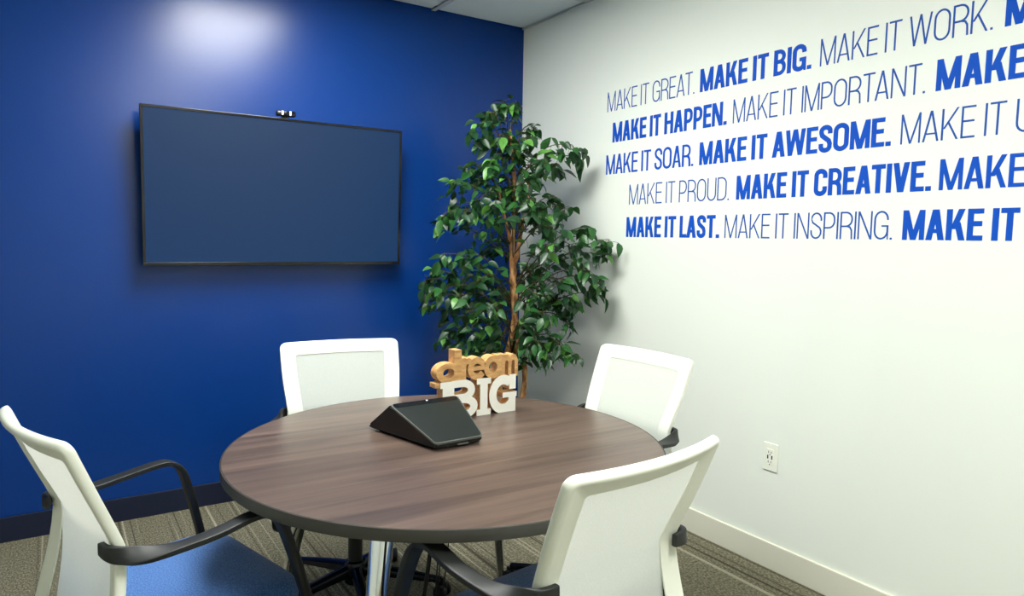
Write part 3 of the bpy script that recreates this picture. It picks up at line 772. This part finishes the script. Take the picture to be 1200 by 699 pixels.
# ------------------------------------------------------------------ potted tree
TIPS = [(-0.482, -0.543, 2.021), (-0.518, -0.469, 1.976), (-0.408, -0.541, 2.021), (-0.643, -0.538, 1.886), (-0.603, -0.514, 1.825), (-0.301, -0.561, 1.917), (-0.401, -0.648, 1.828), (-0.54, -0.607, 1.846), (-0.373, -0.462, 1.833), (-0.18, -0.743, 1.812), (-0.13, -0.725, 1.757), (-0.16, -0.604, 1.72), (-0.37, -0.77, 1.718), (-0.258, -0.539, 1.678), (-0.611, -0.407, 1.708), (-0.501, -0.326, 1.663), (-0.696, -0.453, 1.617), (-0.6, -0.618, 1.714), (-0.745, -0.42, 1.461), (-0.636, -0.288, 1.522), (-0.724, -0.587, 1.458), (-0.747, -0.367, 1.409), (-0.651, -0.584, 1.52), (-0.624, -0.704, 1.5), (-0.281, -0.727, 1.548), (-0.262, -0.791, 1.486), (-0.24, -0.601, 1.429), (-0.469, -0.807, 1.52), (-0.06, -0.916, 1.327), (-0.099, -0.899, 1.257), (-0.221, -0.869, 1.307), (-0.106, -0.793, 1.395), (-0.319, -0.855, 1.357), (-0.413, -0.844, 1.297), (-0.117, -0.887, 1.066), (-0.131, -0.929, 1.129), (-0.21, -0.928, 1.182), (-0.229, -0.863, 1.033), (-0.34, -0.892, 1.131), (-0.812, -0.324, 1.107), (-0.823, -0.368, 1.012), (-0.717, -0.234, 1.155), (-0.791, -0.492, 1.245), (-0.714, -0.44, 1.165), (-0.743, -0.625, 1.249), (-0.807, -0.48, 1.073), (-0.676, -0.465, 1.068), (-0.675, -0.314, 0.957), (-0.668, -0.624, 1.122), (-0.741, -0.627, 0.963), (-0.658, -0.733, 0.987), (-0.756, -0.566, 1.035), (-0.748, -0.418, 0.827), (-0.745, -0.522, 0.875), (-0.705, -0.651, 0.862), (-0.708, -0.598, 0.787), (-0.673, -0.723, 0.785), (-0.6, -0.516, 0.803), (-0.337, -0.792, 0.844), (-0.241, -0.805, 0.923), (-0.272, -0.886, 0.77), (-0.352, -0.884, 0.818), (-0.404, -0.85, 0.749), (-0.472, -0.856, 0.84), (-0.205, -0.778, 0.98), (-0.407, -0.848, 0.961), (-0.272, -0.733, 1.032), (-0.536, -0.661, 0.84), (-0.402, -0.749, 1.059), (-0.505, -0.783, 0.917), (-0.287, -0.519, 1.154), (-0.462, -0.404, 1.288), (-0.554, -0.751, 1.411), (-0.398, -0.395, 1.056), (-0.498, -0.736, 1.608), (-0.408, -0.439, 1.585)]
TC = Vector((-.42, -.50, 0))
tr = empty('potted_fig_tree', TC); tag(tr, 'tall leafy potted fig tree with tan trunks standing in the room corner', 'tree')
def rel(p): return Vector(p)-TC
bm = bmesh.new(); lathe(bm, [(.11, 0), (.13, .01), (.165, .29), (.175, .30), (.175, .32), (.155, .32), (.15, .27)], 40); obj('pot', bm, M_pot, tr, smooth=True, auto=35)
bm = bmesh.new(); lathe(bm, [(.149, .265), (.149, .28), (.08, .29)], 32); obj('moss', bm, M_soil, tr, smooth=True)
def trunk_at(z): return Vector((.02*math.sin(z*2.1), -.035+.012*math.cos(z*3), z))
stems = [
    ([(-.05, .02, .27), (-.035, -.02, .6), (.0, -.05, .8), (.02, -.06, 1.0), (-.0, -.05, 1.22), (.015, -.04, 1.45), (.012, -.042, 1.66), (-.02, -.045, 1.9)], [.017, .017, .015, .014, .014, .012, .010, .005]),
    ([(.06, -.03, .27), (.075, -.08, .6), (.05, -.06, .78), (.03, -.03, .95), (.012, -.035, 1.15), (.03, -.055, 1.26), (.055, -.07, 1.45), (.09, -.08, 1.66)], [.016, .015, .014, .013, .013, .013, .010, .006]),
    ([(0, -.03, .27), (.0, -.02, .6), (.035, -.075, .8), (.0, -.07, 1.0), (.03, -.03, 1.18), (.0, -.03, 1.32), (-.06, .0, 1.6)], [.013, .013, .013, .012, .012, .010, .005])]
for P, r in stems:
    Q = catmull(P, 7); rr_ = []
    for i in range(len(Q)):
        u = i/7; a = int(min(u, len(r)-1)); b_ = min(a+1, len(r)-1); base_r = r[a]+(r[b_]-r[a])*(u-a)
        rr_.append(base_r*(1+.10*math.sin(i*1.7)+.06*math.sin(i*.63)))
    bm = bmesh.new(); sweep(bm, Q, rr_, 12); obj('trunk', bm, M_bark, tr, smooth=True)

def leaf_mesh(name, mat, L, Wd, fold, droop):
    bm = bmesh.new(); n = 5; rows = []
    for i in range(n+1):
        u = i/n; wv = Wd*(math.sin(PI*min(1, u**.8))**.85)*(1-.25*u) if 0 < u < 1 else 0
        y = L*u; z = -droop*L*u*u
        if u in (0, 1): rows.append([bm.verts.new((0, y, z))])
        else: rows.append([bm.verts.new((-wv, y, z+fold*wv)), bm.verts.new((0, y, z)), bm.verts.new((wv, y, z+fold*wv))])
    for a, b_ in zip(rows, rows[1:]):
        if len(a) == 1: bm.faces.new((a[0], b_[1], b_[0])); bm.faces.new((a[0], b_[2], b_[1]))
        elif len(b_) == 1: bm.faces.new((a[0], a[1], b_[0])); bm.faces.new((a[1], a[2], b_[0]))
        else: bm.faces.new((a[0], a[1], b_[1], b_[0])); bm.faces.new((a[1], a[2], b_[2], b_[1]))
    me = bpy.data.meshes.new(name); bm.to_mesh(me); bm.free(); me.materials.append(mat)
    me.polygons.foreach_set('use_smooth', [True]*len(me.polygons))
    return me
LM = []
for mi, mt in enumerate(M_leaves):
    for q, (L, Wd, f, dr) in enumerate([(.072, .021, .35, .25), (.062, .019, .15, .45), (.078, .022, .5, .1)]):
        LM.append((mi, leaf_mesh('leaf', mt, L, Wd, f, dr)))
camr = Vector((-2.42, -3.61, 1.34))-TC
leaves = []
rnd = random.Random(11)
def add_leaf(pos, out):
    d = (out.normalized()*rnd.uniform(.3, 1.1)+Vector((rnd.uniform(-.8, .8), rnd.uniform(-.8, .8), rnd.uniform(-1.0, .25)))).normalized()
    nup = (Vector((rnd.uniform(-.7, .7), rnd.uniform(-.7, .7), 1.0))+(camr-pos).normalized()*rnd.uniform(0, .9)).normalized()
    x = d.cross(nup).normalized(); z = x.cross(d).normalized()
    sc = rnd.uniform(.75, 1.15)
    if .80 < pos.z < 1.42 or 1.60 < pos.z < 1.72:          # the trunks stand bare towards the room
        v2 = Vector((camr.x, camr.y)).normalized(); pp = Vector((pos.x, pos.y))-Vector((.01, -.04))
        half = .045 if pos.z < 1.5 else .02
        if pp.dot(v2) > -.03 and abs(pp.x*v2.y-pp.y*v2.x) < half: return
    tipw = pos+TC+d*.08*sc
    if tipw.x > -.015 or tipw.y > -.015 or pos.x+TC.x > -.015 or pos.y+TC.y > -.015: return
    M = Matrix((x, d, z)).transposed().to_4x4(); M = Matrix.Translation(pos) @ M @ Matrix.Scale(sc, 4)
    lit_tone = rnd.random()+.25*max(0, z.z)-.1  # random tone; upward-facing leaves get lighter green, overhead light put into the colour
    mi = 0 if lit_tone < .56 else 1 if lit_tone < .92 else 2
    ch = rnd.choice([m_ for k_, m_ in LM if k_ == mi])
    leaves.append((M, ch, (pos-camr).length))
# a branch per tip; twigs with leaves off its outer part
branches = bmesh.new()
for ti, tip in enumerate(TIPS):
    T = rel(tip); T.x *= .94; T.y *= .94; hz = math.hypot(T.x, T.y)
    z0 = max(.62, min(1.75, T.z-rnd.uniform(.02, .22)-.25*hz)); a = trunk_at(z0)
    mid = a.lerp(T, .55)+Vector((0, 0, .05+.05*rnd.random()))
    P = catmull([a, mid, T+Vector((0, 0, .012)), T+(T-mid).normalized()*.02-Vector((0, 0, .01))], 6)
    sweep(branches, P, [max(.0012, .0042*(1-i/len(P))) for i in range(len(P))], 5)
    ln = (T-a).length
    nl = 10+int(34*min(ln, .6))
    for k in range(nl):
        u = 1-(k/nl)*min(.9, .34/max(ln, .1)+.15); f = u*(len(P)-1); i = int(min(f, len(P)-2)); p = P[i].lerp(P[i+1], f-i)
        t_ = (P[i+1]-P[i]).normalized()
        side = t_.cross(Vector((0, 0, 1))).normalized()*(1 if k % 2 else -1)
        off = Vector((rnd.gauss(0, .022), rnd.gauss(0, .022), rnd.gauss(-.012, .022)))
        if k < 2: off *= .2
        q = p+off
        if off.length > .012: sweep(branches, [p, p+off*.6+Vector((0, 0, .004)), q], [.0012, .001, .0008], 4)
        add_leaf(q, t_*.7+side*.8)
obj('branches', branches, M_twig, tr, smooth=True)
# filler leaves close around the trunk
for k in range(330):
    z = rnd.uniform(.75, 1.85); a = rnd.uniform(0, 2*PI); r = abs(rnd.gauss(.17, .09))*(1 if z < 1.5 else .5 if z < 1.75 else .3)
    c = trunk_at(z)
    # keep the bare trunks open towards the viewer between 0.9 and 1.3 m
    v = Vector((math.cos(a), math.sin(a), 0))
    if .85 < z < 1.36 and v.dot(Vector((-.55, -.83, 0))) > -.25: continue
    if z > 1.36 and v.dot(Vector((-.55, -.83, 0))) > 0: r = max(r, .07)
    add_leaf(c+v*r, v)
leaves.sort(key=lambda q: q[2])
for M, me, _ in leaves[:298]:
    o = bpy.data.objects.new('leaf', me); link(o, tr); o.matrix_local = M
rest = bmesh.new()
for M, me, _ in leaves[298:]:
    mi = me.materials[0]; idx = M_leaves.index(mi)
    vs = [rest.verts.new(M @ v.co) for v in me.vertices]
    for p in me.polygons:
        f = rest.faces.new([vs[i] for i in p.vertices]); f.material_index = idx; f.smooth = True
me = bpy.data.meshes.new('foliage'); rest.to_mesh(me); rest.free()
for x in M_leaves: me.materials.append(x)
fo = bpy.data.objects.new('foliage', me); link(fo, tr); fo['kind'] = 'stuff'
print('leaves', len(leaves))
